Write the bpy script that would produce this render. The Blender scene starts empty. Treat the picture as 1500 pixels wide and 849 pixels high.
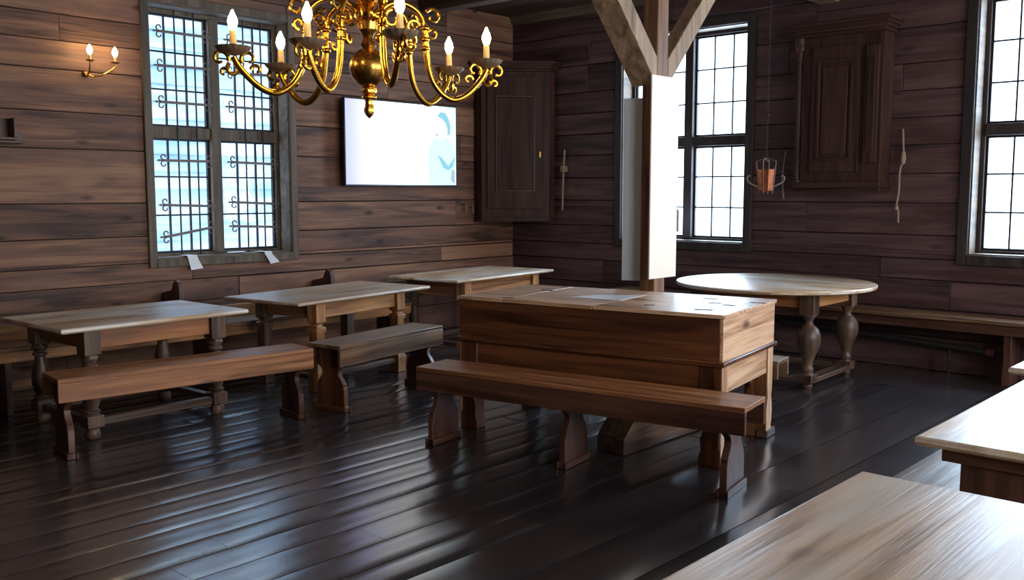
import bpy, bmesh, math, random
from mathutils import Vector, Matrix
random.seed(7)
PI = math.pi
sc = bpy.context.scene
col = sc.collection

# ------------------------------------------------------------------ helpers
class MB:
    def __init__(s): s.v = []; s.f = []; s.m = Matrix.Identity(4); s.mi = []; s.cur = 0
    def add(s, vs, fs):
        o = len(s.v)
        s.v += [tuple(s.m @ Vector(p)) for p in vs]
        s.f += [tuple(i + o for i in f) for f in fs]
        s.mi += [s.cur] * len(fs)
        return s
    def box(s, x0, x1, y0, y1, z0, z1):
        if x0 > x1: x0, x1 = x1, x0
        if y0 > y1: y0, y1 = y1, y0
        vs = [(x0,y0,z0),(x1,y0,z0),(x1,y1,z0),(x0,y1,z0),(x0,y0,z1),(x1,y0,z1),(x1,y1,z1),(x0,y1,z1)]
        return s.add(vs, [(0,3,2,1),(4,5,6,7),(0,1,5,4),(1,2,6,5),(2,3,7,6),(3,0,4,7)])
    def prism(s, pts, t0, t1, plane='XZ'):
        # polygon (a,b) extruded along the remaining axis
        n = len(pts)
        def P(a, b, t):
            return (a, t, b) if plane == 'XZ' else ((t, a, b) if plane == 'YZ' else (a, b, t))
        vs = [P(a, b, t0) for a, b in pts] + [P(a, b, t1) for a, b in pts]
        fs = [tuple(range(n)), tuple(reversed(range(n, 2*n)))]
        fs += [(i, i+n, (i+1) % n + n, (i+1) % n) for i in range(n)]
        return s.add(vs, fs)
    def lathe(s, prof, c=(0,0,0), seg=24, flute=0, fn=12):
        vs = []; fs = []
        for r, z in prof:
            for k in range(seg):
                a = 2*PI*k/seg; rr = r*(1+flute*math.cos(fn*a))
                vs.append((c[0]+rr*math.cos(a), c[1]+rr*math.sin(a), c[2]+z))
        n = len(prof)
        for i in range(n-1):
            for k in range(seg):
                k2 = (k+1) % seg
                fs.append((i*seg+k, i*seg+k2, (i+1)*seg+k2, (i+1)*seg+k))
        fs.append(tuple(reversed(range(seg)))); fs.append(tuple(range((n-1)*seg, n*seg)))
        return s.add(vs, fs)
    def tube(s, pts, r, seg=8, closed=False):
        pts = [Vector(p) for p in pts]; n = len(pts)
        rs = r if isinstance(r, (list, tuple)) else [r]*n
        vs = []; fs = []; up = None
        for i, p in enumerate(pts):
            if closed: t = pts[(i+1) % n] - pts[i-1]
            else: t = pts[min(i+1, n-1)] - pts[max(i-1, 0)]
            t = t.normalized() if t.length > 1e-9 else Vector((0,0,1))
            if up is None:
                up = Vector((0,0,1)) if abs(t.z) < .9 else Vector((1,0,0))
            a = t.cross(up)
            if a.length < 1e-6: a = t.cross(Vector((0,1,0)))
            a.normalize(); b = a.cross(t).normalized(); up = b
            for k in range(seg):
                w = 2*PI*k/seg
                vs.append(tuple(p + (a*math.cos(w) + b*math.sin(w))*rs[i]))
        for i in range(n if closed else n-1):
            j = (i+1) % n
            for k in range(seg):
                k2 = (k+1) % seg
                fs.append((i*seg+k, i*seg+k2, j*seg+k2, j*seg+k))
        if not closed:
            fs.append(tuple(reversed(range(seg)))); fs.append(tuple(range((n-1)*seg, n*seg)))
        return s.add(vs, fs)
    def build(s, name, mat, parent=None, bevel=0, smooth=False, seg=2, noise=0):
        me = bpy.data.meshes.new(name)
        me.from_pydata(s.v, [], s.f)
        bm = bmesh.new(); bm.from_mesh(me)
        bmesh.ops.recalc_face_normals(bm, faces=bm.faces)
        bm.to_mesh(me); bm.free()
        mats = mat if isinstance(mat, (list, tuple)) else [mat]
        for m in mats: me.materials.append(m)
        for p, mi in zip(me.polygons, s.mi): p.material_index = mi
        if smooth or bevel:
            for p in me.polygons: p.use_smooth = True
            me.set_sharp_from_angle(angle=math.radians(38))
        me.update()
        o = bpy.data.objects.new(name, me); col.objects.link(o)
        if parent: o.parent = parent
        if bevel:
            b = o.modifiers.new('bevel', 'BEVEL'); b.width = bevel; b.segments = seg
            b.limit_method = 'ANGLE'; b.angle_limit = math.radians(35)
        return o

def smooth_path(P, n=8):
    P = [Vector(p) for p in P]; out = []
    for i in range(len(P)-1):
        p0 = P[max(i-1, 0)]; p1 = P[i]; p2 = P[i+1]; p3 = P[min(i+2, len(P)-1)]
        for k in range(n):
            t = k/n
            out.append(.5*((2*p1) + (p2-p0)*t + (2*p0-5*p1+4*p2-p3)*t*t + (3*p1-p0-3*p2+p3)*t**3))
    out.append(P[-1]); return out

def tag(o, label=None, cat=None, group=None, kind=None):
    if label: o['label'] = label
    if cat: o['category'] = cat
    if group: o['group'] = group
    if kind: o['kind'] = kind
    return o
GR = dict(oak_table='wooden tables along the barred-window wall', trestle_table='tables at the right edge', wall_bench='fixed benches along the walls', window_grille='iron grilles of the barred window')
def thing(name, label, cat, loc=(0,0,0), rz=0, group=None):
    o = bpy.data.objects.new(name, None); col.objects.link(o)
    o.location = loc; o.rotation_euler = (0, 0, rz); o.empty_display_size = .1
    return tag(o, label, cat, group or GR.get(name))
def struct_root(name):
    o = bpy.data.objects.new(name, None); col.objects.link(o); o.empty_display_size = .1
    return tag(o, kind='structure')

# ------------------------------------------------------------------ materials
def lin(c):
    return tuple(((x/255/12.92) if x/255 <= .04045 else ((x/255+.055)/1.055)**2.4) for x in c) + (1,)
def nmat(name):
    m = bpy.data.materials.new(name); m.use_nodes = True
    nt = m.node_tree; return m, nt, nt.nodes['Principled BSDF']
def plain(name, c, rough=.5, metal=0, emit=None, es=0, spec=None):
    m, nt, b = nmat(name)
    b.inputs['Base Color'].default_value = lin(c)
    b.inputs['Roughness'].default_value = rough; b.inputs['Metallic'].default_value = metal
    if spec is not None: b.inputs['Specular IOR Level'].default_value = spec
    if emit: b.inputs['Emission Color'].default_value = lin(emit); b.inputs['Emission Strength'].default_value = es
    # faint surface variation so nothing is perfectly flat
    nz = nt.nodes.new('ShaderNodeTexNoise'); nz.inputs['Scale'].default_value = 18
    mr = nt.nodes.new('ShaderNodeMapRange'); mr.inputs['To Min'].default_value = max(0, rough-.08); mr.inputs['To Max'].default_value = min(1, rough+.08)
    nt.links.new(nz.outputs['Fac'], mr.inputs['Value']); nt.links.new(mr.outputs[0], b.inputs['Roughness'])
    return m
def wood(name, dark, mid, light, axis='X', rough=.5, bump=.25, worn=None, worn_amt=0, knots=.6, grain=1.0, island=0, patch=None, coat=0, spec=.5):
    """long-grained timber; axis = direction of the grain in object space"""
    m, nt, b = nmat(name); N = nt.nodes; L = nt.links
    tc = N.new('ShaderNodeTexCoord'); oi = N.new('ShaderNodeObjectInfo')
    off = N.new('ShaderNodeVectorMath'); off.operation = 'ADD'
    geo = N.new('ShaderNodeNewGeometry')
    rnd = N.new('ShaderNodeMath'); rnd.operation = 'MULTIPLY_ADD'
    L.new(oi.outputs['Random'], rnd.inputs[0]); rnd.inputs[1].default_value = 7
    isl = N.new('ShaderNodeMath'); isl.operation = 'MULTIPLY'; isl.inputs[1].default_value = 23
    L.new(geo.outputs['Random Per Island'], isl.inputs[0]); L.new(isl.outputs[0], rnd.inputs[2])
    cmb = N.new('ShaderNodeCombineXYZ')
    for i in range(3): L.new(rnd.outputs[0], cmb.inputs[i])
    L.new(tc.outputs['Object'], off.inputs[0]); L.new(cmb.outputs[0], off.inputs[1])
    def mapping(along, across):
        mp = N.new('ShaderNodeMapping'); s = [across]*3; s['XYZ'.index(axis)] = along
        mp.inputs['Scale'].default_value = s; L.new(off.outputs[0], mp.inputs['Vector']); return mp
    def noise(mp, sc_, det, dist=0):
        n = N.new('ShaderNodeTexNoise'); n.inputs['Scale'].default_value = sc_; n.inputs['Detail'].default_value = det
        n.inputs['Distortion'].default_value = dist; L.new(mp.outputs[0], n.inputs['Vector']); return n
    g1 = noise(mapping(.5*grain, 7*grain), 1.6, 6, .9)
    g2 = noise(mapping(1.5*grain, 60*grain), 1.5, 4, .3)
    mixf = N.new('ShaderNodeMath'); mixf.operation = 'MULTIPLY_ADD'; mixf.inputs[1].default_value = .4
    sub = N.new('ShaderNodeMath'); sub.operation = 'SUBTRACT'; sub.inputs[1].default_value = .5
    L.new(g2.outputs['Fac'], sub.inputs[0]); L.new(sub.outputs[0], mixf.inputs[0]); L.new(g1.outputs['Fac'], mixf.inputs[2])
    fac = mixf.outputs[0]
    if island:
        ia = N.new('ShaderNodeMath'); ia.operation = 'MULTIPLY_ADD'; ia.inputs[1].default_value = island
        s2 = N.new('ShaderNodeMath'); s2.operation = 'SUBTRACT'; s2.inputs[1].default_value = .5
        L.new(geo.outputs['Random Per Island'], s2.inputs[0]); L.new(s2.outputs[0], ia.inputs[0]); L.new(fac, ia.inputs[2]); fac = ia.outputs[0]
    cr = N.new('ShaderNodeValToRGB'); e = cr.color_ramp.elements
    e[0].position = .28; e[0].color = lin(dark); e[1].position = .72; e[1].color = lin(light)
    x = cr.color_ramp.elements.new(.5); x.color = lin(mid); L.new(fac, cr.inputs[0])
    out = cr.outputs['Color']
    def mix(fac_s, a, bcol, mode='MIX'):
        mx = N.new('ShaderNodeMix'); mx.data_type = 'RGBA'; mx.blend_type = mode
        L.new(fac_s, mx.inputs['Factor']); L.new(a, mx.inputs['A'])
        if isinstance(bcol, tuple): mx.inputs['B'].default_value = bcol
        else: L.new(bcol, mx.inputs['B'])
        return mx.outputs['Result']
    def ramp2(src, p0, p1, hi=1.0):
        mr = N.new('ShaderNodeMapRange'); mr.inputs['From Min'].default_value = p0; mr.inputs['From Max'].default_value = p1
        mr.inputs['To Max'].default_value = hi
        L.new(src, mr.inputs['Value']); return mr.outputs[0]
    if patch:
        pn = noise(mapping(.7, 2.4), 1.3, 5, .5)
        out = mix(ramp2(pn.outputs['Fac'], .5, .68, .75), out, lin(patch))
    if worn:
        wn = noise(mapping(.9, 3.0), 1.3, 5, .4)
        out = mix(ramp2(wn.outputs['Fac'], .62-.4*worn_amt, .8-.4*worn_amt, .9), out, lin(worn))
        dn = noise(mapping(.8, 34), 1.4, 3, .2)
        out = mix(ramp2(dn.outputs['Fac'], .58, .74, .5), out, lin(mid))
    if knots:
        vo = N.new('ShaderNodeTexVoronoi'); vo.inputs['Scale'].default_value = 1.0
        L.new(mapping(1.9, 5.2).outputs[0], vo.inputs['Vector'])
        kf = N.new('ShaderNodeMapRange'); kf.inputs['From Min'].default_value = .06; kf.inputs['From Max'].default_value = .17
        kf.inputs['To Min'].default_value = knots; kf.inputs['To Max'].default_value = 0
        L.new(vo.outputs['Distance'], kf.inputs['Value'])
        out = mix(kf.outputs[0], out, tuple(v*.35 for v in lin(dark)[:3])+(1,))
    L.new(out, b.inputs['Base Color'])
    mr = N.new('ShaderNodeMapRange'); mr.inputs['To Min'].default_value = max(.05, rough-.12); mr.inputs['To Max'].default_value = min(1, rough+.14)
    L.new(g1.outputs['Fac'], mr.inputs['Value']); L.new(mr.outputs[0], b.inputs['Roughness'])
    b.inputs['Specular IOR Level'].default_value = spec
    if coat: b.inputs['Coat Weight'].default_value = coat; b.inputs['Coat Roughness'].default_value = .25
    bp = N.new('ShaderNodeBump'); bp.inputs['Strength'].default_value = bump; bp.inputs['Distance'].default_value = .004
    L.new(mixf.outputs[0], bp.inputs['Height']); L.new(bp.outputs[0], b.inputs['Normal'])
    return m
WD = {}
def W(kind, axis):
    k = (kind, axis)
    if k in WD: return WD[k]
    nm = kind + '_' + axis.lower()
    P = dict(
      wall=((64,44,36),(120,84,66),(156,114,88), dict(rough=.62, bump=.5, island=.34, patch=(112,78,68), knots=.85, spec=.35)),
      wall_shaded=((50,36,38),(86,62,62),(106,80,78), dict(rough=.6, bump=.45, island=.2, patch=(70,42,42), knots=.5, spec=.35)),  # wall wood darkened for shade, then lifted to stand in for window haze
      ceil=((42,32,28),(74,58,50),(98,80,68), dict(rough=.75, bump=.3, island=.2)),
      pale=((150,112,76),(204,168,128),(226,202,172), dict(rough=.34, bump=.3, worn=(226,218,208), worn_amt=.45, knots=.45, spec=.6)),
      pale2=((134,104,78),(186,154,124),(208,184,158), dict(rough=.34, bump=.5, worn=(190,176,162), worn_amt=.3, knots=.8, spec=.6)),
      table=((74,44,26),(138,86,50),(178,118,70), dict(rough=.45, bump=.3, knots=.6)),
      oak=((96,60,36),(168,114,68),(206,152,98), dict(rough=.45, bump=.3, knots=.6)),
      turned=((44,33,28),(86,64,52),(120,92,74), dict(rough=.42, bump=.25, knots=.3)),
      bench=((88,52,32),(154,100,64),(190,132,90), dict(rough=.42, bump=.25, knots=.7)),
      bench_dark=((52,29,20),(98,58,36),(136,88,54), dict(rough=.36, bump=.25, knots=.5, spec=.6)),
      legs=((40,24,20),(82,50,38),(110,72,54), dict(rough=.45, bump=.25, knots=.2)),
      desk=((46,25,17),(94,54,32),(128,78,46), dict(rough=.34, bump=.3, knots=.55, spec=.55)),
      desk_pine_lit=((130,88,62),(206,162,128),(232,200,168), dict(rough=.38, bump=.25, knots=.8)),  # desk wood paled so its colour carries the window light
      frame=((56,46,38),(92,77,62),(118,100,82), dict(rough=.6, bump=.3, knots=.1)),
      cup=((34,22,19),(62,40,34),(80,54,46), dict(rough=.55, bump=.2, knots=.1, spec=.25)),
      wframe=((30,24,24),(50,40,38),(66,54,50), dict(rough=.6, bump=.2, knots=.1)),  # back window frames darkened to read as silhouettes against the sky
      post=((70,46,30),(126,88,58),(160,120,86), dict(rough=.55, bump=.5, knots=.5)),
      brace=((96,76,58),(150,124,98),(184,158,130), dict(rough=.6, bump=.6, knots=.4)),
      seat_dark=((66,46,34),(118,88,64),(154,122,92), dict(rough=.42, bump=.3, knots=.4)),
    )[kind]
    WD[k] = wood(nm, P[0], P[1], P[2], axis=axis, **P[3]); return WD[k]

def floor_mat():
    m, nt, b = nmat('painted_floor_boards'); N = nt.nodes; L = nt.links
    tc = N.new('ShaderNodeTexCoord'); geo = N.new('ShaderNodeNewGeometry')
    mp = N.new('ShaderNodeMapping'); mp.inputs['Scale'].default_value = (9, .9, 9); L.new(tc.outputs['Object'], mp.inputs[0])
    n = N.new('ShaderNodeTexNoise'); n.inputs['Scale'].default_value = 1.6; n.inputs['Detail'].default_value = 4; n.inputs['Distortion'].default_value = .2
    L.new(mp.outputs[0], n.inputs['Vector'])
    n2 = N.new('ShaderNodeTexNoise'); n2.inputs['Scale'].default_value = 1.1; n2.inputs['Detail'].default_value = 3; L.new(tc.outputs['Object'], n2.inputs['Vector'])
    ad = N.new('ShaderNodeMath'); ad.operation = 'MULTIPLY_ADD'; ad.inputs[1].default_value = .3
    L.new(geo.outputs['Random Per Island'], ad.inputs[0]); L.new(n.outputs['Fac'], ad.inputs[2])
    cr = N.new('ShaderNodeValToRGB'); e = cr.color_ramp.elements
    e[0].position = .35; e[0].color = lin((38,36,40)); e[1].position = .95; e[1].color = lin((66,60,62)); L.new(ad.outputs[0], cr.inputs[0])
    L.new(cr.outputs[0], b.inputs['Base Color'])
    mr = N.new('ShaderNodeMapRange'); mr.inputs['From Min'].default_value = .3; mr.inputs['From Max'].default_value = .7
    mr.inputs['To Min'].default_value = .17; mr.inputs['To Max'].default_value = .29
    L.new(n2.outputs['Fac'], mr.inputs['Value']); L.new(mr.outputs[0], b.inputs['Roughness'])
    b.inputs['Specular IOR Level'].default_value = 1.0; b.inputs['Coat Weight'].default_value = .45; b.inputs['Coat Roughness'].default_value = .22; b.inputs['Coat IOR'].default_value = 1.7
    bp = N.new('ShaderNodeBump'); bp.inputs['Strength'].default_value = .12; bp.inputs['Distance'].default_value = .003
    L.new(n.outputs['Fac'], bp.inputs['Height']); L.new(bp.outputs[0], b.inputs['Normal'])
    return m
def glass_mat():
    m, nt, b = nmat('old_window_glass'); N = nt.nodes; L = nt.links
    tr = N.new('ShaderNodeBsdfTransparent'); tr.inputs[0].default_value = (.96, .98, 1, 1)
    gl = N.new('ShaderNodeBsdfGlossy'); gl.inputs['Roughness'].default_value = .05
    n = N.new('ShaderNodeTexNoise'); n.inputs['Scale'].default_value = 5
    bp = N.new('ShaderNodeBump'); bp.inputs['Strength'].default_value = .2; bp.inputs['Distance'].default_value = .01
    L.new(n.outputs['Fac'], bp.inputs['Height']); L.new(bp.outputs[0], gl.inputs['Normal'])
    mx = N.new('ShaderNodeMixShader'); mx.inputs[0].default_value = .06
    L.new(tr.outputs[0], mx.inputs[1]); L.new(gl.outputs[0], mx.inputs[2]); L.new(mx.outputs[0], N['Material Output'].inputs[0])
    return m
M_floor = floor_mat(); M_glass = glass_mat()
M_iron = plain('wrought_iron', (46,44,46), .5, .6)
M_ironlt = plain('weathered_iron', (112,100,92), .55, .4)
M_brass = plain('polished_brass', (226,168,62), .24, 1)
M_brassdk = plain('aged_brass', (196,146,70), .28, 1)
M_pan = plain('dull_brass_pan', (140,118,96), .5, .55)
M_copper = plain('copper', (214,130,92), .28, 1)
M_candle = plain('candle_sleeve', (226,190,130), .5)
M_bulb = plain('lit_bulb', (255,230,170), .4, 0, (255,222,160), 90)
M_black = plain('black_plastic', (14,14,16), .35)
M_paper = plain('white_paper', (232,232,236), .7)
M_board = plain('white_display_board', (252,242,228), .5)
M_boardb = plain('shade_tinted_display_board', (222,234,252), .5)  # white board; bluish cast of its shaded face put into the colour
M_dark = plain('dark_gap', (16,12,11), .9)
M_rope = plain('pale_hemp', (150,128,112), .8)
M_pipe = plain('dark_painted_pipe', (44,40,40), .45)
M_hole = plain('dark_iron_fitting', (22,18,18), .6, .3)

# ------------------------------------------------------------------ room
XL, YB, XR, YF, ZC = -8.0, 8.75, 2.3, -1.6, 3.72

def wall_boards(name, mp, a0, a1, seams, openings, mat, core_mat, rnd, joint=2.6):
    """mp(a, d, z) -> world; d>0 is into the wall"""
    r = random.Random(rnd)
    root = struct_root(name)
    planks = MB(); core = MB()
    def bx(mb, u0, u1, d0, d1, z0, z1):
        p = mp(u0, d0, z0); q = mp(u1, d1, z1)
        mb.box(min(p[0],q[0]), max(p[0],q[0]), min(p[1],q[1]), max(p[1],q[1]), z0, z1)
    for zi in range(len(seams)-1):
        z0, z1 = seams[zi], seams[zi+1]
        cuts = sorted({z0, z1} | {z for o in openings for z in o[2:4] if z0 < z < z1})
        joints = []; a = a0 + r.uniform(.6, joint)
        while a < a1-.4: joints.append(a); a += r.uniform(joint*.9, joint*1.9)
        for c0, c1 in zip(cuts, cuts[1:]):
            segs = [(a0, a1)]
            for o in openings:
                if o[2] < c1 - 1e-4 and o[3] > c0 + 1e-4:
                    ns = []
                    for s0, s1 in segs:
                        if o[0] > s0: ns.append((s0, min(s1, o[0])))
                        if o[1] < s1: ns.append((max(s0, o[1]), s1))
                        if o[1] <= s0 or o[0] >= s1: ns.append((s0, s1))
                    segs = [q for q in ns if q[1]-q[0] > .01]
            for s0, s1 in segs:
                bx(core, s0, s1, .02, .30, c0, c1)
                js = [s0] + [j for j in joints if s0+.15 < j < s1-.15] + [s1]
                for j0, j1 in zip(js, js[1:]):
                    g0 = .004 if c0 == z0 else 0; g1 = .004 if c1 == z1 else 0
                    bx(planks, j0+.0015, j1-.0015, r.uniform(-.004, .004), .03, c0+g0, c1-g1)
    core.build('wall_core', core_mat, root)
    planks.build('wall_planks', mat, root, bevel=.004, seg=1)
    return root

# openings (along-wall lo, hi, z lo, z hi)
OPL = [(4.05, 5.47, 1.0, 3.24)]
OPB = [(-6.34, -4.80, 1.07, 3.29), (-2.63, -1.09, 1.05, 3.29)]
OPR = [(1.2, 2.75, 1.05, 3.29), (4.0, 5.55, 1.05, 3.29), (6.4, 7.95, 1.05, 3.29)]
wall_boards('wall_left', lambda a, d, z: (XL-d, a, z), YF, YB, [0,.3,.6,.80,.97,1.21,1.5,1.95,2.25,2.59,2.82,3.03,3.4,ZC], OPL, W('wall','Y'), M_dark, 3)
wall_boards('wall_back', lambda a, d, z: (a, YB+d, z), XL-.28, XR+.28, [0,.3,.55,.81,1.0,1.21,1.5,1.76,2.02,2.26,2.5,2.74,3.05,3.4,ZC], OPB, W('wall_shaded','X'), M_dark, 5)
wall_boards('wall_right', lambda a, d, z: (XR+d, a, z), YF, YB, [0,.3,.6,.9,1.2,1.5,1.8,2.1,2.4,2.7,3.0,3.4,ZC], OPR, W('wall','Y'), M_dark, 8)
wall_boards('wall_front', lambda a, d, z: (a, YF-d, z), XL-.28, XR+.28, [0,.3,.6,.9,1.2,1.5,1.8,2.1,2.4,2.7,3.0,3.4,ZC], [], W('wall_shaded','X'), M_dark, 9)  # unseen wall, kept dark to cut light bounced onto front faces

# floor boards along Y, slightly cupped
fl = MB(); x = XL-.3; r = random.Random(11)
xs = []
x = -2.18
while x > XL-.3: xs.append(x); x -= r.uniform(.17, .24) if x < -2.8 else .35
xs.append(XL-.3); xs = xs[::-1]; x = -2.18
while x < XR+.3: x += r.uniform(.3, .37); xs.append(x)
for x0, x1 in zip(xs, xs[1:]):
    ys = [YF-.3]; y = YF + r.uniform(1, 4)
    while y < YB-.5: ys.append(y); y += r.uniform(3, 5)
    ys.append(YB+.3)
    for y0, y1 in zip(ys, ys[1:]):
        g = .003; n = 6; vs = []; cup = r.uniform(.0008, .0035) * r.choice([1, 1, -1])
        for yy in (y0+.001, y1-.001):
            for i in range(n+1):
                t = i/n; vs.append((x0+g+(x1-x0-2*g)*t, yy, -cup*4*t*(1-t) - (.004 if i in (0, n) else 0)))
        for yy in (y0+.001, y1-.001):
            for i in (0, n):
                vs.append((x0+g+(x1-x0-2*g)*i/n, yy, -.03))
        fs = [(i, i+1, i+n+2, i+n+1) for i in range(n)]
        k = 2*(n+1); fs += [(0, n+1, k+2, k), (n, k+1, k+3, 2*n+1)]
        fl.add(vs, fs)
froot = struct_root('floor')
o = fl.build('floor_boards', M_floor, froot, smooth=True)
MB().box(XL-.3, XR+.3, YF-.3, YB+.3, -.12, -.02).build('floor_core', M_dark, froot)

# ceiling boards + beams
ce = MB(); y = YF-.3; r = random.Random(4)
while y < YB+.3:
    y1 = y + r.uniform(.24, .36); ce.box(XL-.3, XR+.3, y+.003, y1-.003, ZC, ZC+.04); y = y1
croot = struct_root('ceiling')
ce.build('ceiling_boards', W('ceil','X'), croot, bevel=.004, seg=1)
MB().box(XL-.3, XR+.3, YF-.3, YB+.3, ZC+.03, ZC+.2).build('ceiling_core', M_dark, croot)
for i, yb in enumerate((.9, 3.0, 5.1, 7.2)):
    b = MB().box(XL, XR, yb, yb+.17, ZC-.16, ZC+.01).build('trim_%d' % (i+1), W('ceil','X'), None, bevel=.012); tag(b, kind='structure')
b = MB().box(-4.06, -3.86, YF, YB, ZC-.36, ZC-.15).build('trim_5', W('brace','Y'), None, bevel=.014); tag(b, kind='structure')
b = MB().prism([(8.75-.07,ZC-.005),(8.75,ZC-.005),(8.75,ZC-.1),(8.75-.02,ZC-.1)], XL, XR, 'YZ').build('trim_6', W('frame','X'), None); tag(b, kind='structure')
b = MB().tube([(-7.78,7.9,ZC-.001),(-7.78,7.9,ZC-.07),(-7.78,7.86,ZC-.09),(-7.78,7.83,ZC-.07)], .008, 6).build('ceiling_hook', M_iron, None, smooth=True)
tag(b, 'small iron hook screwed into the ceiling near the far left corner', 'hook')

# windows -------------------------------------------------------------------
def window(idx, mp, o, cas, wframe, left_style=True):
    wreveal = wf_l
    root = struct_root('window_%d' % idx)
    u0, u1, z0, z1 = o
    def mk():
        mb = MB()
        def bx(a0, a1, d0, d1, c0, c1):
            p = mp(a0, d0, c0); q = mp(a1, d1, c1)
            mb.box(min(p[0],q[0]), max(p[0],q[0]), min(p[1],q[1]), max(p[1],q[1]), c0, c1)
        return mb, bx
    wm = wframe('Z')
    mb, bx = mk()                                   # casing on the wall face
    bx(u0-cas, u0, -.025, .01, z0-cas, z1+cas); bx(u1, u1+cas, -.025, .01, z0-cas, z1+cas)
    bx(u0, u1, -.03, .01, z0-cas, z0); bx(u0, u1, -.025, .01, z1, z1+cas)
    mb.build('window_casing', wm, root, bevel=.006)
    mb, bx = mk()                                   # lining of the reveal
    e = .012
    bx(u0, u0+e, .0, .30, z0, z1); bx(u1-e, u1, .0, .30, z0, z1)
    bx(u0+e, u1-e, .0, .30, z0, z0+e); bx(u0+e, u1-e, .0, .30, z1-e, z1)
    mb.build('window_reveal', wreveal('Y'), root)
    mb, bx = mk()                                   # fixed frame: mullion and transom
    D0, D1 = .17, .25
    um = (u0+u1)/2; zt0, zt1 = 2.085, 2.185
    bx(u0+e, u0+.05, D0, D1, z0+e, z1-e); bx(u1-.05, u1-e, D0, D1, z0+e, z1-e)
    bx(u0+.05, u1-.05, D0, D1, z0+e, z0+.035); bx(u0+.05, u1-.05, D0, D1, z1-.05, z1-e)
    bx(um-.05, um+.05, D0-.03, D1, z0+.03, z1-.05)
    bx(u0+.05, um-.05, D0-.015, D1, zt0, zt1); bx(um+.05, u1-.05, D0-.015, D1, zt0, zt1)
    mb.build('window_frame', wm, root, bevel=.005)
    for a0, a1 in ((u0+.05, um-.05), (um+.05, u1-.05)):
        for c0, c1 in ((z0+.035, zt0), (zt1, z1-.05)):
            mb, bx = mk(); w = .022; d0, d1 = .195, .225
            bx(a0, a0+w, d0, d1, c0, c1); bx(a1-w, a1, d0, d1, c0, c1)
            bx(a0+w, a1-w, d0, d1, c0, c0+w); bx(a0+w, a1-w, d0, d1, c1-w, c1)
            for k in (1, 2):
                a = a0 + (a1-a0)*k/3; c = c0 + (c1-c0)*k/3
                bx(a-.0075, a+.0075, d0+.005, d1-.005, c0+w, c1-w)
                bx(a0+w, a1-w, d0+.006, d1-.006, c-.0075, c+.0075)
            sash = mb.build('sash', M_iron if left_style else wframe('X'), root)
            mb, bx = mk(); bx(a0+w, a1-w, .208, .212, c0+w, c1-w); mb.build('pane', M_glass, sash)
    return root
wf_l = lambda ax: W('frame', ax)
wf_silhouette = lambda ax: W('wframe', ax)
window(1, lambda a, d, z: (XL-d, a, z), OPL[0], .075, wf_l)
window(2, lambda a, d, z: (a, YB+d, z), OPB[0], .09, wf_silhouette)
window(3, lambda a, d, z: (a, YB+d, z), OPB[1], .09, wf_silhouette)
for i, o in enumerate(OPR): window(4+i, lambda a, d, z: (XR+d, a, z), o, .09, wf_l)

# iron grilles inside the left window
def scroll(mb, y, z, sy, sz, s=.05):
    pts = []
    for k in range(17):
        t = k/16; a = -PI/2 + t*PI*1.55; rr = s*.5*(1-.45*t)
        pts.append((0, y + sy*(rr*math.cos(a)), z + sz*(s*.55 + rr*math.sin(a))))
    mb.tube(pts, .0065, 6)
GX = XL-.13
for (ya, yb, nm, bars) in ((4.14, 4.70, 'left', [(3.02,0),(2.72,.01),(2.40,0),(1.88,0),(1.48,-.015),(1.19,.075)]),
                       (4.84, 5.40, 'right', [(3.02,0),(2.72,.01),(2.40,.0),(1.88,-.01),(1.5,-.02),(1.27,-.02)])):
    t = thing('window_grille', 'wrought iron scroll grille across the %s half of the barred left wall window' % nm, 'grille', (GX, 0, 0), group=None)
    for f in (.40, .74):
        yy = ya + (yb-ya)*f
        MB().tube([(0, yy, 1.015), (.003, yy, 2.1), (0, yy, 3.22)], .008, 8).build('vertical_bar', M_iron, t, smooth=True)
    for (zz, tilt) in bars:
        mb = MB(); n = 6; y0 = ya+.06; y1 = yb-.03
        vs = []; 
        mb.prism([(y0, zz-.012), (y1, zz+tilt-.012), (y1, zz+tilt+.012), (y0, zz+.012)], .010, .018, 'YZ')
        for (yy, z_, s) in ((y0, zz, -1), (y1, zz+tilt, 1)):
            for sz in (1, -1):
                mb.m = Matrix.Translation((.014, 0, 0)); scroll(mb, yy - s*.012, z_, s, sz, .058)
            mb.m = Matrix.Translation((.014, 0, 0))
            mb.prism([(yy, z_-.005), (yy+s*.035, z_-.011), (yy+s*.058, z_), (yy+s*.035, z_+.011), (yy, z_+.005)], -.003, .003, 'YZ')
            mb.m = Matrix.Identity(4)
        mb.build('scroll_bar', M_ironlt, t, smooth=True)

# papers hanging over the sill
def sheet(name, label, cat, pts, mat):
    mb = MB(); n = len(pts)//2; vs = []
    for a in pts: vs.append(a)
    fs = [(2*i, 2*i+1, 2*i+3, 2*i+2) for i in range(n-1)]
    mb.add(vs, fs); o = mb.build(name, mat); s = o.modifiers.new('s', 'SOLIDIFY'); s.thickness = .002; tag(o, label, cat, 'loose white paper sheets'); return o
sheet('paper_sheet', 'white paper sheet hanging over the left end of the barred window sill', 'paper',
      [(-8.10,4.32,1.022),(-8.10,4.42,1.022),(-7.965,4.32,1.024),(-7.965,4.42,1.024),(-7.955,4.33,.99),(-7.955,4.43,.985),(-7.945,4.35,.89),(-7.945,4.47,.90)], M_paper)
sheet('paper_sheet', 'white paper sheet hanging over the right end of the barred window sill', 'paper',
      [(-8.10,5.09,1.022),(-8.10,5.17,1.022),(-7.965,5.13,1.024),(-7.965,5.21,1.024),(-7.955,5.14,.99),(-7.955,5.22,.99),(-7.945,5.19,.90),(-7.945,5.29,.915)], M_paper)
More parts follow.
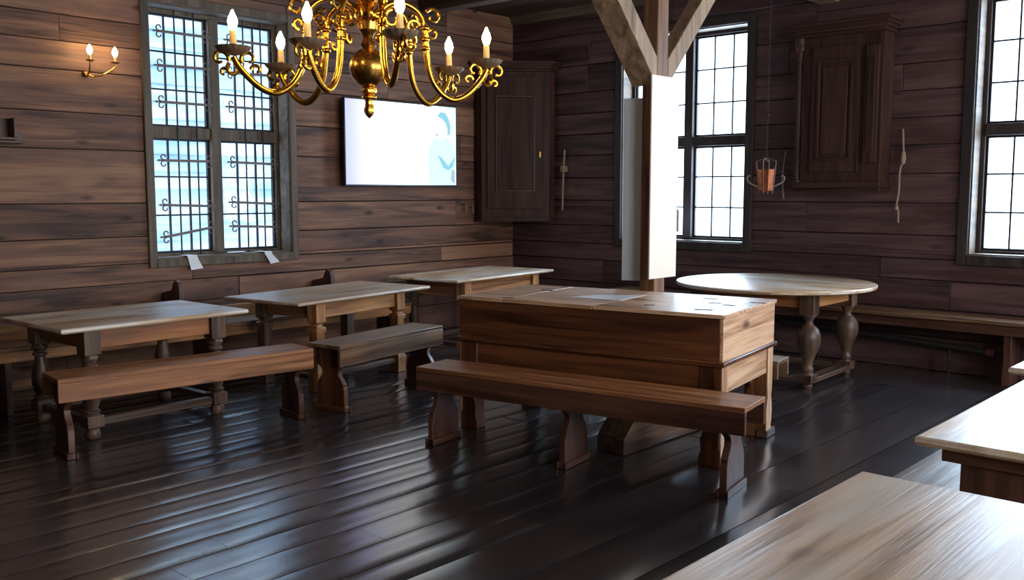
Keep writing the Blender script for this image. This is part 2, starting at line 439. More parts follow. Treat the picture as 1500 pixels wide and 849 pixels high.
sheet('paper_sheet', 'white paper lying flat on the barred window sill between two hanging sheets', 'paper',
      [(-8.15,4.84,1.022),(-8.15,5.02,1.022),(-8.04,4.78,1.022),(-8.04,4.98,1.022)], M_paper)

# neighbouring house seen through the left window
def siding():
    m, nt, b = nmat('pale_blue_siding'); N = nt.nodes; L = nt.links
    tc = N.new('ShaderNodeTexCoord'); sp = N.new('ShaderNodeSeparateXYZ'); L.new(tc.outputs['Object'], sp.inputs[0])
    w = N.new('ShaderNodeTexNoise'); w.inputs['Scale'].default_value = 1.2; w.inputs['Detail'].default_value = 5
    mp = N.new('ShaderNodeMapping'); mp.inputs['Scale'].default_value = (1,.5,4); L.new(tc.outputs['Object'], mp.inputs[0]); L.new(mp.outputs[0], w.inputs['Vector'])
    cr = N.new('ShaderNodeValToRGB'); e = cr.color_ramp.elements
    e[0].position = .35; e[0].color = lin((138,170,198)); e[1].position = .7; e[1].color = lin((206,222,236)); L.new(w.outputs['Fac'], cr.inputs[0])
    L.new(cr.outputs[0], b.inputs['Base Color']); b.inputs['Roughness'].default_value = .8
    return m
hs = MB(); z = -1.0
while z < 4.0:
    hs.prism([(-11.5, z), (-11.46, z), (-11.49, z+.22), (-11.5, z+.22)], 2, 13, 'XZ'); z += .22
h = thing('neighbouring_house', 'pale blue board-clad house wall outside the barred left window', 'house', (0,0,0))
hs.build('clad_wall', siding(), h)
MB().box(-11.75, -11.35, 1.9, 13.1, 4.0, 4.1).build('eaves', M_paper, h)

# ------------------------------------------------------------------ furniture
def rectobj(name, mat, parent, b, bevel=.004): return MB().box(*b).build(name, mat, parent, bevel=bevel)

def top_board(mb_name, mat, parent, L_, Dp, h, th, lip=.012, rcorner=.0):
    # moulded edge: two stacked profiles
    mb = MB()
    prof = [(0, h-th), (lip*.2, h-th*.25), (0, h)]
    vs = []; ins = [lip, 0, .002, .008]; zs = [h-th, h-th+th*.35, h-.006, h]
    for q, z in zip(ins, zs):
        a, b = L_/2-q, Dp/2-q
        vs += [(-a,-b,z),(a,-b,z),(a,b,z),(-a,b,z)]
    fs = [(3,2,1,0), (12,13,14,15)]
    for k in range(3):
        for i in range(4):
            j = (i+1) % 4; fs.append((k*4+i, k*4+j, k*4+4+j, k*4+4+i))
    mb.add(vs, fs); return mb.build(mb_name, mat, parent, bevel=.003)

def bench(label, loc, rz, L_, Dp, h, ap, legs_x, mat='bench', group='loose plank benches around the tables', apron_shade=None, leg='legs'):
    t = thing('plank_bench', label, 'bench', loc, rz, group)
    rectobj('seat', W('bench' if mat=='bench_dark' else mat,'X'), t, (-L_/2, L_/2, -Dp/2, Dp/2, h-.028, h), .004)
    rectobj('apron', W(apron_shade or mat,'X'), t, (-L_/2, L_/2, -Dp/2, -Dp/2+.024, h-ap, h-.028), .003)
    rectobj('apron', W(apron_shade or mat,'X'), t, (-L_/2, L_/2, Dp/2-.024, Dp/2, h-ap, h-.028), .003)
    w = Dp/2-.026; H = h-.028
    half = [(w+.004,0),(w+.004,.035),(w-.004,.04),(w-.004,.17),(w-.014,.185),(w-.012,.2),(w-.03,.225),(w-.055,.26),(w-.062,.29),(w-.05,.315),(w-.02,.335),(w,.35),(w,H)]
    poly = [(a, b) for a, b in half] + [(-a, b) for a, b in reversed(half)]
    for lx in legs_x:
        lo = MB().prism(poly, lx-.02, lx+.02, 'YZ').build('leg', W(leg,'Z'), t, bevel=.003)
        MB().box(lx+.02, lx+.034, -w-.012, w+.012, 0, .04).box(lx-.034, lx-.02, -w-.012, w+.012, 0, .04).build('foot_batten', W(leg,'Y'), lo, bevel=.004)
    return t
def rot(v): return math.radians(v)
bench('reddish plank bench in front of the leftmost table, long plain apron to the room', (-5.735, 3.09, 0), rot(90-5.9+0), 1.70, .31, .50, .145, (-.78, .76), 'bench')
bench('short grey-brown plank bench in front of the middle table by the barred window', (-5.70, 4.68, 0), rot(90+11), 1.26, .33, .50, .155, (-.54, .54), 'seat_dark', leg='bench_dark')
bench('long dark brown plank bench nearest the camera, standing before the box desk', (-3.405, 4.28, 0), rot(9.8), 2.14, .33, .50, .15, (-.98, -.02, .95), 'bench_dark', apron_shade='legs')  # aprons in a darker wood to carry the shade below the seat
bench('plank bench behind the box desk, only its right end showing', (-3.716, 5.69, 0), rot(9.6), 1.70, .25, .485, .12, (-.66, .62), 'seat_dark')
bench('pale sunlit plank bench beside the right-hand tables', (-1.18, 3.24, 0), rot(90), 1.9, .29, .50, .12, (-.8, .8), 'pale2', leg='bench_dark')

# turned leg profiles -------------------------------------------------------
def turned_leg(parent, x, y, prof, top, blk, blkh, foot=None, mat='turned', name='leg', seg=24):
    mb = MB(); mb.lathe(prof, (x, y, 0), seg)
    mb.box(x-blk/2, x+blk/2, y-blk/2, y+blk/2, top-blkh, top)
    if foot: mb.box(x-blk/2, x+blk/2, y-blk/2, y+blk/2, foot[0], foot[1])
    return mb.build(name, W(mat,'Z'), parent, bevel=.003)

# T1: leftmost table, turned baluster legs
def table_one():
    t = thing('oak_table', 'leftmost oak table on turned bulbous legs, with honey-coloured moulded top', 'table', (-6.46, 3.04, 0), rot(90+2.5))
    L_, Dp, h = 1.36, .93, .75
    top_board('tabletop', W('pale','X'), t, L_, Dp, h, .034)
    lx, ly = .46, .36
    prof = [(.035,0),(.045,.01),(.05,.03),(.045,.055),(.038,.07),(.05,.08),(.05,.16),(.04,.165),(.055,.185),(.035,.20),(.045,.215),(.06,.27),(.062,.33),(.05,.40),(.036,.45),(.034,.465),(.05,.475),(.05,.49),(.036,.5),(.048,.515),(.055,.53),(.048,.545),(.05,.56)]
    for sx in (-1, 1):
        for sy in (-1, 1): turned_leg(t, sx*lx, sy*ly, prof, h-.034, .11, .16, (.08,.16))
    for sy in (-1, 1):
        rectobj('apron', W('table','X'), t, (-lx+.055, lx-.055, sy*ly-.02, sy*ly+.02, h-.034-.125, h-.034))
        rectobj('stretcher', W('turned','X'), t, (-lx+.055, lx-.055, sy*ly-.028, sy*ly+.028, .085, .135))
    for sx in (-1, 1):
        rectobj('apron', W('table','Y'), t, (sx*lx-.02, sx*lx+.02, -ly+.055, ly-.055, h-.034-.125, h-.034))
        rectobj('stretcher', W('turned','Y'), t, (sx*lx-.028, sx*lx+.028, -ly+.055, ly-.055, .085, .135))
table_one()

def flat_leg_poly(w, H):
    return [(w,0),(w,.12),(w*.8,.14),(w*.8,.30),(w*1.0,.33),(w,.36),(w*.72,.38),(w*.95,.40),(w,.42),(w,H-.15),(w*.7,H-.145),(w*.7,H-.12),(w,H-.11),(w,H)]
def table_two():
    t = thing('oak_table', 'middle table by the barred window, worn grey top on square notched legs', 'table', (-6.62, 4.93, 0), rot(90+9.5))
    L_, Dp, h = 1.64, .86, .75; H = h-.032
    top_board('tabletop', W('pale2','X'), t, L_, Dp, h, .032)
    lx, ly = .50, .30
    for sx in (-1, 1):
        for sy in (-1, 1):
            cx, cy = sx*lx, sy*ly; w = .052
            prof = [(w,0),(w,.1),(w*1.1,.11),(w*1.1,.14),(w*.85,.16),(w*.85,H-.25),(w*1.05,H-.235),(w*1.05,H-.205),(w*.62,H-.19),(w*.62,H-.175),(w,H-.16),(w,H)]
            mb = MB(); vs = []; fs = []
            for r_, z in prof: vs += [(cx-r_,cy-r_,z),(cx+r_,cy-r_,z),(cx+r_,cy+r_,z),(cx-r_,cy+r_,z)]
            n = len(prof); fs = [(3,2,1,0), tuple(4*(n-1)+i for i in range(4))]
            for k in range(n-1):
                for i in range(4):
                    j = (i+1) % 4; fs.append((k*4+i, k*4+j, k*4+4+j, k*4+4+i))
            mb.add(vs, fs).build('leg', W('oak' if sy < 0 else 'turned','Z'), t, bevel=.004)  # back legs in a darker wood to paint in their shade
    for sy in (-1, 1):
        rectobj('apron', W('oak','X'), t, (-lx+.05, lx-.05, sy*ly-.02, sy*ly+.025, H-.13, H))
        rectobj('stretcher', W('turned','X'), t, (-lx+.04, lx-.04, sy*ly-.03, sy*ly+.03, .09, .13))
    for sx in (-1, 1):
        rectobj('apron', W('oak','Y'), t, (sx*lx-.02, sx*lx+.02, -ly+.05, ly-.05, H-.13, H))
        rectobj('stretcher', W('turned','Y'), t, (sx*lx-.03, sx*lx+.03, -ly+.04, ly-.04, .09, .13))
table_two()
def table_three():
    t = thing('oak_table', 'pale-topped table in the far corner, half hidden behind the box desk', 'table', (-6.95, 7.0, 0), rot(90+6.5))
    L_, Dp, h = 1.66, .90, .76; H = h-.03
    top_board('tabletop', W('pale','X'), t, L_, Dp, h, .03)
    lx, ly = .58, .33
    prof = [(.045,0),(.05,.02),(.045,.06),(.05,.08),(.05,.13),(.042,.15),(.05,.18),(.046,.36),(.04,.45),(.055,.47),(.055,.49),(.04,.5),(.05,.52),(.05,.54)]
    for sx in (-1, 1):
        for sy in (-1, 1): turned_leg(t, sx*lx, sy*ly, prof, H, .11, .19, (.07,.13), 'oak' if sy < 0 else 'turned')  # shade on the rear legs painted by a darker wood
    for sy in (-1, 1):
        rectobj('apron', W('oak','X'), t, (-lx+.055, lx-.055, sy*ly-.025, sy*ly+.025, H-.16, H))
        rectobj('stretcher', W('turned','X'), t, (-lx+.055, lx-.055, sy*ly-.03, sy*ly+.03, .075, .12))
    for sx in (-1, 1):
        rectobj('apron', W('table','Y'), t, (sx*lx-.02, sx*lx+.02, -ly+.055, ly-.055, H-.16, H))
        rectobj('stretcher', W('turned','Y'), t, (sx*lx-.03, sx*lx+.03, -ly+.055, ly-.055, .075, .12))
table_three()

# round table with vase legs
def round_table():
    t = thing('round_table', 'large round table with pale top on carved vase-shaped legs, under the copper lamp', 'table', (-3.87, 7.62, 0), rot(2))
    h = .82
    mb = MB(); R_ = .86
    mb.lathe([(R_-.03,h-.04),(R_-.004,h-.03),(R_,h-.012),(R_-.006,h-.002),(R_-.014,h)], (0,0,0), 72)
    for i, v in enumerate(mb.v): mb.v[i] = (v[0]*.99, v[1]*.97, v[2])
    mb.build('tabletop', W('pale','X'), t, smooth=True)
    lx, ly = .50, .41; H = h-.04
    prof = [(.05,.09),(.05,.12),(.04,.13),(.048,.15),(.05,.17),(.04,.19),(.042,.22),(.055,.26),(.075,.31),(.092,.36),(.098,.41),(.094,.45),(.078,.49),(.056,.515),(.036,.53),(.032,.55),(.038,.575),(.055,.595),(.062,.605),(.05,.615)]
    for sx in (-1, 1):
        for sy in (-1, 1):
            lg = turned_leg(t, sx*lx, sy*ly, prof, H, .12, .17, (.07,.12), 'turned', seg=32)
            MB().lathe([(.03,0),(.04,.01),(.045,.03),(.035,.05)], (sx*lx, sy*ly, 0), 16).build('bun_foot', W('turned','Z'), lg, smooth=True)
    for sy in (-1, 1):
        rectobj('apron', W('table','X'), t, (-lx+.06, lx-.06, sy*ly-.03, sy*ly+.03, H-.12, H))
        rectobj('stretcher', W('turned','X'), t, (-lx-.06, lx+.06, sy*ly-.06, sy*ly+.06, .05, .09), .008)
    for sx in (-1, 1):
        rectobj('apron', W('oak','Y'), t, (sx*lx-.03, sx*lx+.03, -ly+.06, ly-.06, H-.12, H))
        rectobj('stretcher', W('turned','Y'), t, (sx*lx-.06, sx*lx+.06, -ly+.06, ly-.06, .05, .09), .008)
round_table()

# box desk
def desk():
    a = rot(9.6)
    t = thing('box_desk', 'tall brown box desk with deep lidded case and wavy legs, mid-room', 'desk', (-3.71, 5.055, 0), a)
    L_, Dp = 1.86, .94; x0, x1, y0, y1 = -L_/2, L_/2, -Dp/2, Dp/2
    cuts = [x0-.012, x0+.36, x0+1.02, x1+.012]
    for i in range(3):
        rectobj('lid', W('desk_pine_lit' if i != 1 else 'desk_pine_lit','X'), t, (cuts[i]+.0025, cuts[i+1]-.0025, y0-.015, y1+.012, .878, .902), .004)
    rectobj('front_panel', W('desk','X'), t, (x0, x1-.02, y0, y0+.022, .625, .878), .003)
    rectobj('back_panel', W('desk','X'), t, (x0, x1-.02, y1-.022, y1, .625, .878), .003)
    rectobj('end_panel', W('desk','Y'), t, (x0, x0+.02, y0+.022, y1-.022, .625, .878), .002)
    e = rectobj('end_panel', W('desk_pine_lit','Y'), t, (x1-.02, x1, y0, y1, .625, .878), .003); tag(e, 'pine end panel, window light in its pale colour')
    rectobj('case_bottom', W('desk','X'), t, (x0+.02, x1-.02, y0+.022, y1-.022, .60, .625), .002)
    mb = MB()
    for (b) in ((x0-.018, x1+.018, y0-.018, y0+.012, .598, .628), (x0-.018, x1+.018, y1-.012, y1+.018, .598, .628), (x0-.018, x0+.012, y0+.012, y1-.012, .598, .628), (x1-.012, x1+.018, y0+.012, y1-.012, .598, .628)):
        mb.box(*b)
    mb.build('moulding', W('desk','X'), t, bevel=.009, seg=3)
    lw, ld, H = .135, .10, .598
    for sx in (-1, 1):
        for sy in (-1, 1):
            cx = sx*(L_/2-lw/2-.005); cy = sy*(Dp/2-ld/2-.005)
            s = -sx   # carved edge faces the middle
            P = [(0,0),(lw,0),(lw,.06),(lw*.9,.09),(lw*.95,.16),(lw*.78,.22),(lw*.95,.27),(lw*.95,.31),(lw*.70,.36),(lw*.78,.40),(lw,.43),(lw,H),(0,H)]
            if sx == -1: poly = [(cx-lw/2+p, z) for p, z in P]
            else: poly = [(cx+lw/2-p, z) for p, z in P][::-1]
            m_ = 'desk' if sy < 0 else 'oak'
            lo = MB().prism(poly, cy-ld/2, cy+ld/2, 'XZ').build('leg', W('desk' if (sx<0 or sy<0) else 'table','Z'), t, bevel=.004)  # rear right leg takes a lighter wood as painted window light
            # shaped outer cheek seen from the side, window light put into its pale colour
            q = [(-.05,0),(.05,0),(.05,.05),(.038,.07),(.05,.1),(.058,.17),(.046,.24),(.034,.27),(.046,.31),(.05,.36),(.05,H),(-.05,H),(-.05,.36),(-.04,.31),(-.034,.27),(-.046,.24),(-.058,.17),(-.05,.1)]
            xx = cx + sx*(lw/2)
            MB().prism([(cy+a_*.98, z) for a_, z in q], min(xx-sx*.012, xx+sx*.004), max(xx-sx*.012, xx+sx*.004), 'YZ').build('leg_cheek', W('desk_pine_lit','Z'), lo, bevel=.002)
        rectobj('foot_rail', W('turned','Y'), t, (sx*(L_/2-.02)-.045, sx*(L_/2-.02)+.03, y1-.115, y1+.05, 0, .05), .006)
    rectobj('apron', W('desk','X'), t, (x0+.135, x1-.135, y0+.012, y0+.034, .43, .598), .003)
    rectobj('apron', W('desk','X'), t, (x0+.135, x1-.135, y1-.034, y1-.012, .43, .598), .003)
    rectobj('apron', W('desk','Y'), t, (x0+.012, x0+.034, y0+.1, y1-.1, .43, .598), .003)
    e = rectobj('apron', W('desk_pine_lit','Y'), t, (x1-.034, x1-.012, y0+.1, y1-.1, .43, .598), .003)
    # iron fittings and worn holes in the lids
    def fit(cx, cy, pts, rz=0):
        mb = MB(); mb.m = Matrix.Translation((cx, cy, 0)) @ Matrix.Rotation(rz, 4, 'Z')
        mb.prism(pts, .9015, .904, 'XY'); mb.build('iron_fitting', M_hole, t)
    blob = [(-.045,-.008),(-.02,-.016),(.01,-.01),(.045,-.014),(.05,.004),(.02,.014),(-.012,.008),(-.04,.012)]
    inv = Matrix.Rotation(-a, 4, 'Z')
    for (wx, wy, r_, s) in ((-3.2,5.42,0,1.1),(-2.93,4.88,.3,1.2),(-3.05,5.22,.2,.9),(-2.93,5.18,-.2,.9),(-2.86,5.42,0,1.1),(-3.3,4.86,.5,.7),(-4.34,5.10,0,1),(-4.22,4.56,.3,.9)):
        p = inv @ Vector((wx+3.71, wy-5.055, 0))
        fit(p.x, p.y, [(q*s, w_*s*1.4) for q, w_ in blob], r_)
desk()
sheet('paper_sheet', 'white glossy sheet lying flat on the middle of the box desk', 'paper',
      [(-3.93,4.86,.9055),(-3.56,4.92,.9055),(-3.87,5.08,.9055),(-3.62,5.30,.9055)], M_paper)
# sled timber on the floor under the desk
t = MB().prism([(4.60,0),(5.85,0),(5.85,.19),(4.70,.19),(4.60,.10)], -3.50, -3.29, 'YZ').build('floor_beam', W('turned','Y'), None, bevel=.008)
tag(t, 'heavy dark squared beam lying on the floor under the box desk', 'timber')

# right-hand tables
def right_table(label, x0, x1, y0, y1, h, mat, leg_y, panel=True):
    t = thing('trestle_table', label, 'table', ((x0+x1)/2, (y0+y1)/2, 0), rot(90))
    L_, Dp = y1-y0, x1-x0
    top_board('tabletop', W(mat,'X'), t, L_, Dp, h, .034, lip=.01)
    H = h-.034
    for s in (-1, 1):
        cx = s*(L_/2-leg_y); w = Dp/2-.14
        half = [(w,0),(w,.06),(w*.75,.1),(w*.62,.25),(w*.78,.4),(w,.5),(w,H-.05)]
        MB().prism(half + [(-a_, b_) for a_, b_ in reversed(half)], cx-.022, cx+.022, 'YZ').build('trestle', W('legs','Z'), t, bevel=.003)
        rectobj('cleat', W('legs','Y'), t, (cx-.035, cx+.035, -Dp/2+.11, Dp/2-.08, H-.05, H))
    rectobj('rail', W('legs','X'), t, (-L_/2+leg_y+.022, L_/2-leg_y-.022, -.02, .02, .26, .36))
    rectobj('apron', W('legs','X'), t, (-L_/2+leg_y+.035, L_/2-leg_y-.035, -.03, .03, H-.1, H))
right_table('nearest foreground table, bare worn plank top with knots and scratches', -1.12, -.22, .95, 2.81, .75, 'pale2', .14)
right_table('bright sunlit table at the right edge, second from the camera', -1.15, -.25, 3.34, 4.74, .75, 'pale', .08)
right_table('farthest of the right-hand tables, only its pale corner showing', -1.27, -.37, 4.92, 6.3, .76, 'pale', .12)

# wall benches ---------------------------------------------------------------
t = thing('wall_bench', 'long fixed plank bench along the left wall behind the tables', 'bench', (0,0,0))
rectobj('seat', W('seat_dark','Y'), t, (-7.48, -7.08, -1.0, 6.25, .468, .50), .006)
rectobj('apron', W('oak','Y'), t, (-7.13, -7.10, -1.0, 6.25, .39, .468), .004)
rectobj('backboard', W('oak','Y'), t, (-7.52, -7.485, -1.0, 6.25, .40, .60), .005)
rectobj('shelf', W('wall','Y'), t, (-7.99, -7.52, -1.0, 6.25, .40, .43), .003)
for yy in (-.8, 1.0, 2.45, 4.07, 6.1):
    rectobj('leg', W('legs','Z'), t, (-7.46, -7.14, yy, yy+.045, 0, .468), .004)
for yy in (4.07, 5.69):
    MB().prism([(-7.985,.43),(-7.68,.43),(-7.66,.62),(-7.66,.76),(-7.68,.81),(-7.72,.83),(-7.76,.81),(-7.80,.74),(-7.985,.70)], yy, yy+.05, 'XZ').build('end_bracket', W('legs','Z'), t, bevel=.006)
t = thing('wall_bench', 'long plank bench against the back wall under the bright windows', 'bench', (0,0,0))
rectobj('seat', W('seat_dark','X'), t, (-6.2, 2.0, 8.36, 8.73, .508, .54), .006)
rectobj('apron', W('legs','X'), t, (-6.2, 2.0, 8.40, 8.425, .42, .508), .004)
for xx in (-6.1, -4.9, -2.22, .2):
    mb = MB().prism([(8.42,0),(8.70,0),(8.68,.2),(8.70,.508),(8.42,.508),(8.44,.2)], xx, xx+.06, 'YZ'); mb.build('leg', W('legs','Z'), t, bevel=.004)
t = MB().tube([(-4.3,8.62,.33),(-3.55,8.62,.30),(-2.37,8.62,.235)], .028, 12)
t = t.build('iron_pipe', M_pipe, thing('heating_pipe', 'dark pipe running low under the back wall bench', 'pipe', (0,0,0)), smooth=True)
pr = t.parent
MB().tube([(-2.40,8.62,.237),(-2.33,8.62,.233)], .036, 12).build('end_cap', plain('rusty_cap', (120,78,66), .6), pr, smooth=True)
for xx, zz in ((-3.9,.315),(-2.7,.254)):
    MB().tube([(xx,8.62,zz-.02),(xx,8.62,0.0)], .012, 8).build('pipe_stand', M_pipe, pr, smooth=True)
for xx in (-3.9,-2.7):pass

# ------------------------------------------------------------------ post, braces, boards
t = thing('timber_post', 'square timber roof post with splayed braces behind the box desk', 'post', (-3.965, 5.87, 0))
rectobj('post', W('post','Z'), t, (-.065, .065, -.07, .07, 0, ZC-.36), .008)
def brace(dy, name='brace', mat='brace'):
    z0, z1 = 2.36, ZC-.36; s = dy
    L1 = .98
    poly = [(s*.07, z0), (s*.07, z0+.20), (s*(L1-.17), z1), (s*L1, z1)]
    MB().prism(poly, -.15 if s < 0 else -.06, .065, 'YZ').build('brace', W(mat,'Z'), t, bevel=.006)
brace(-1); brace(1)
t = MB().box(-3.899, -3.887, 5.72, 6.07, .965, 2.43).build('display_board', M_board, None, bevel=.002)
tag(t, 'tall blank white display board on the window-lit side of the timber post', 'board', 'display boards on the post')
t = MB().prism([(-4.0295,5.925),(-4.0295,5.937),(-4.225,5.857),(-4.225,5.845)], .93, 2.29, 'XY').build('display_board', M_boardb, None, bevel=.002)  # shade-blue colour; angled toward the side windows to catch more light
tag(t, 'narrow white display board, bluish shade in its colour, on the left side of the timber post', 'board', 'display boards on the post')

# ------------------------------------------------------------------ television
t = thing('television', 'wall-mounted flat television showing a bright white slide with pale blue figure', 'television', (-7.9, 6.85, 2.11))
MB().box(-.012, .028, -.80, .80, -.455, .455).build('bezel', M_black, t, bevel=.006)
rectobj('wall_mount', M_iron, t, (-.095, -.012, -.25, .25, -.2, .2), .004)
def screen_mat():
    m, nt, b = nmat('lit_screen'); N = nt.nodes; L = nt.links
    tc = N.new('ShaderNodeTexCoord'); sp = N.new('ShaderNodeSeparateXYZ'); L.new(tc.outputs['Object'], sp.inputs[0])
    cr = N.new('ShaderNodeValToRGB'); e = cr.color_ramp.elements
    e[0].position = 0; e[0].color = lin((168,172,222)); e[1].position = 1; e[1].color = lin((196,232,250))
    for p, c in ((.18,(206,208,244)),(.30,(255,255,255)),(.68,(255,255,255)),(.76,(214,240,250))):
        x_ = e.new(p); x_.color = lin(c)
    mr = N.new('ShaderNodeMapRange'); mr.inputs['From Min'].default_value = -.79; mr.inputs['From Max'].default_value = .79
    L.new(sp.outputs['Y'], mr.inputs['Value']); L.new(mr.outputs[0], cr.inputs[0])
    b.inputs['Base Color'].default_value = (0,0,0,1); b.inputs['Roughness'].default_value = .3
    L.new(cr.outputs[0], b.inputs['Emission Color']); b.inputs['Emission Strength'].default_value = 1.9
    return m
scr = MB().box(.028, .031, -.785, .785, -.435, .44).build('screen', screen_mat(), t)
def flat(pts, mat, d):
    MB().prism(pts, .031, .031+d, 'YZ').build('slide_figure', mat, scr)
E1 = plain('screen_teal', (0,0,0), .5, 0, (140,206,224), 1.3); E2 = plain('screen_paleblue', (0,0,0), .5, 0, (214,240,250), 1.35); E3 = plain('screen_skin', (0,0,0), .5, 0, (252,244,248), 1.5); E4 = plain('screen_greyblue', (0,0,0), .5, 0, (176,200,220), 1.2)
flat([(.36,-.43),(.36,-.05),(.44,.08),(.52,.14),(.66,.10),(.74,-.02),(.77,-.2),(.77,-.43)], E2, .001)
flat(smooth_pts := [(.44,.18),(.46,.27),(.52,.33),(.60,.33),(.66,.27),(.66,.18),(.62,.1),(.54,.06),(.47,.1)], E3, .002)
flat([(.50,.33),(.55,.38),(.62,.37),(.67,.31),(.70,.22),(.69,.14),(.655,.12),(.65,.2),(.62,.26),(.57,.30)], E1, .003)
flat([(.50,-.10),(.56,-.13),(.66,-.22),(.72,-.17),(.78,-.1),(.73,-.23),(.66,-.27),(.58,-.24)], E1, .003)
flat([(.72,-.25),(.76,-.28),(.76,-.42),(.70,-.38)], E4, .003)
flat([(.475,.135),(.51,.14),(.50,.11),(.48,.105)], E4, .0035)

# ------------------------------------------------------------------ cupboards
def corner_cupboard():
    t = thing('corner_cupboard', 'dark panelled corner cupboard hung across the far left corner', 'cupboard', (XL, YB, 0))
    s, q = .70, .13; z0, z1 = 1.28, 3.0
    pl = [(.03,-.03),(.03,-s),(q,-s),(s,-q),(s,-.03)]
    MB().prism(pl, z0, z1, 'XY').build('case', W('cup','Z'), t, bevel=.006)
    def grow(e): return [(.03,-.03),(.03,-s-e),(q+e*.4,-s-e),(s+e,-q-e*.4),(s+e,-.03)]
    mb = MB()
    for zz, e in ((z1, .02), (z1+.03, .045), (z1+.055, .075), (z1+.08, .10)):
        mb.prism(grow(e), zz, zz+.03, 'XY')
    mb.build('cornice', W('cup','X'), t, bevel=.005)
    MB().prism(grow(.015), z0-.035, z0+.02, 'XY').build('base_moulding', W('cup','X'), t, bevel=.006)
    # door in the frame of the diagonal face
    A = Vector((q,-s,0)); B = Vector((s,-q,0)); c = (A+B)/2
    m = Matrix.Translation(c) @ Matrix.Rotation(rot(45), 4, 'Z')
    def part(name, boxes, mat=None, parent=t, bev=.004):
        mb = MB(); mb.m = m
        for b in boxes: mb.box(*b)
        return mb.build(name, mat or W('cup','Z'), parent, bevel=bev)
    w = (B-A).length/2
    d = part('door', [(-w+.07, w-.07, -.022, 0, z0+.12, z1-.06)])
    part('raised_panel', [(-w+.19, w-.19, -.034, -.022, z0+.34, z1-.3)], parent=d, bev=.01)
    part('panel_moulding', [(-w+.17, -w+.19, -.04, -.022, z0+.32, z1-.28), (w-.19, w-.17, -.04, -.022, z0+.32, z1-.28), (-w+.19, w-.19, -.04, -.022, z0+.32, z0+.34), (-w+.19, w-.19, -.04, -.022, z1-.3, z1-.28)], W('legs','Z'), d, .004)
    part('keyhole_plate', [(w-.12, w-.10, -.026, -.022, 2.0, 2.07)], M_brassdk, d, .002)
corner_cupboard()
t = thing('iron_latch', 'pair of small iron pegs on the wall just left of the corner cupboard', 'pegs', (0,0,0))
MB().tube([(-8.0,7.86,1.45),(-7.95,7.86,1.45),(-7.94,7.86,1.36)], .012, 8).build('peg', M_ironlt, t, smooth=True)
MB().tube([(-8.0,7.98,1.42),(-7.95,7.98,1.42),(-7.94,7.98,1.34)], .012, 8).build('peg', M_ironlt, t, smooth=True)

def wall_cupboard():
    t = thing('wall_cupboard', 'large dark wall cupboard with side columns between the two bright windows', 'cupboard', (-3.73, 8.74, 0))
    z0, z1 = 1.66, 3.02; w = .40; d = .24
    rectobj('case', W('cup','Z'), t, (-w+.05, w, -d, 0, z0, z1), .006)
    mb = MB()
    for k in range(4): mb.box(-w-.0-.02*k, w+.02+.02*k, -d-.02-.02*k, 0, z1+.03*k, z1+.03*k+.032)
    mb.build('cornice', W('cup','X'), t, bevel=.006)
    mb = MB().box(-w-.02, w+.02, -d-.03, 0, z0-.03, z0+.03).box(-w, w+.01, -d-.015, 0, z0-.055, z0-.03)
    mb.build('base_moulding', W('cup','X'), t, bevel=.008)
    dd = rectobj('door', W('cup','Z'), t, (-.26, .20, -d-.02, -d, z0+.12, z1-.10), .004)
    MB().box(-.15, .09, -d-.032, -d-.02, z0+.28, z1-.28).build('raised_panel', W('cup','Z'), dd, bevel=.01)
    mb = MB()
    for b in ((-.20,-.17,z0+.22,z1-.22),(.11,.14,z0+.22,z1-.22)): mb.box(b[0], b[1], -d-.034, -d-.02, b[2], b[3])
    mb.box(-.17,.11,-d-.034,-d-.02,z0+.22,z0+.25).box(-.17,.11,-d-.034,-d-.02,z1-.25,z1-.22)
    mb.build('panel_moulding', W('cup','Z'), dd, bevel=.005)
    MB().box(.25, .37, -d-.03, -d, z0+.2, z1-.12).box(.275,.345,-d-.042,-d-.03,z0+.3,z1-.22).build('pilaster', W('cup','Z'), t, bevel=.006)
    prof = [(.045,z0+.01),(.045,z0+.05),(.03,z0+.06),(.026,z0+.2),(.034,z0+.22),(.04,z0+.235),(.03,z0+.25),(.026,z0+.26),(.028,z0+.7),(.024,z1-.22),(.034,z1-.21),(.03,z1-.18),(.045,z1-.1),(.052,z1-.05),(.056,z1)]
    MB().lathe(prof, (-w+.0, -d+.02, 0), 20).build('side_column', W('cup','Z'), t, smooth=True)
    MB().box(-w-.03,-w+.05,-d-.03,-d+.1,z1-.12,z1-.06).build('capital', W('legs','Z'), t, bevel=.01)
wall_cupboard()

# ------------------------------------------------------------------ small wall things
t = thing('wall_box', 'small dark wooden box shelf on the left wall at the frame edge', 'shelf', (0,0,0))
MB().box(-8.0,-7.86,2.45,2.88,2.0,2.02).box(-8.0,-7.86,2.86,2.88,2.02,2.17).box(-8.0,-7.985,2.45,2.86,2.02,2.17).box(-8.0,-7.9,2.88,2.93,1.99,2.06).build('box_body', W('legs','Y'), t, bevel=.003)
MB().box(-8.0,-7.85,2.44,2.94,1.975,1.995).build('ledge', W('frame','Y'), t, bevel=.003)
t = thing('hanging_staff', 'thin pale wooden staff on a peg, right of the corner cupboard', 'staff', (0,0,0))
MB().tube([(-7.14,8.71,2.09),(-7.15,8.70,1.8),(-7.17,8.71,1.38)], .011, 8).build('rod', M_rope, t, smooth=True)
MB().box(-7.19,-7.12,8.68,8.75,1.83,1.90).build('bracket', W('brace','Z'), t, bevel=.012)
t = thing('hanging_rope', 'knotted thin rope hanging on the back wall right of the wall cupboard', 'rope', (0,0,0))
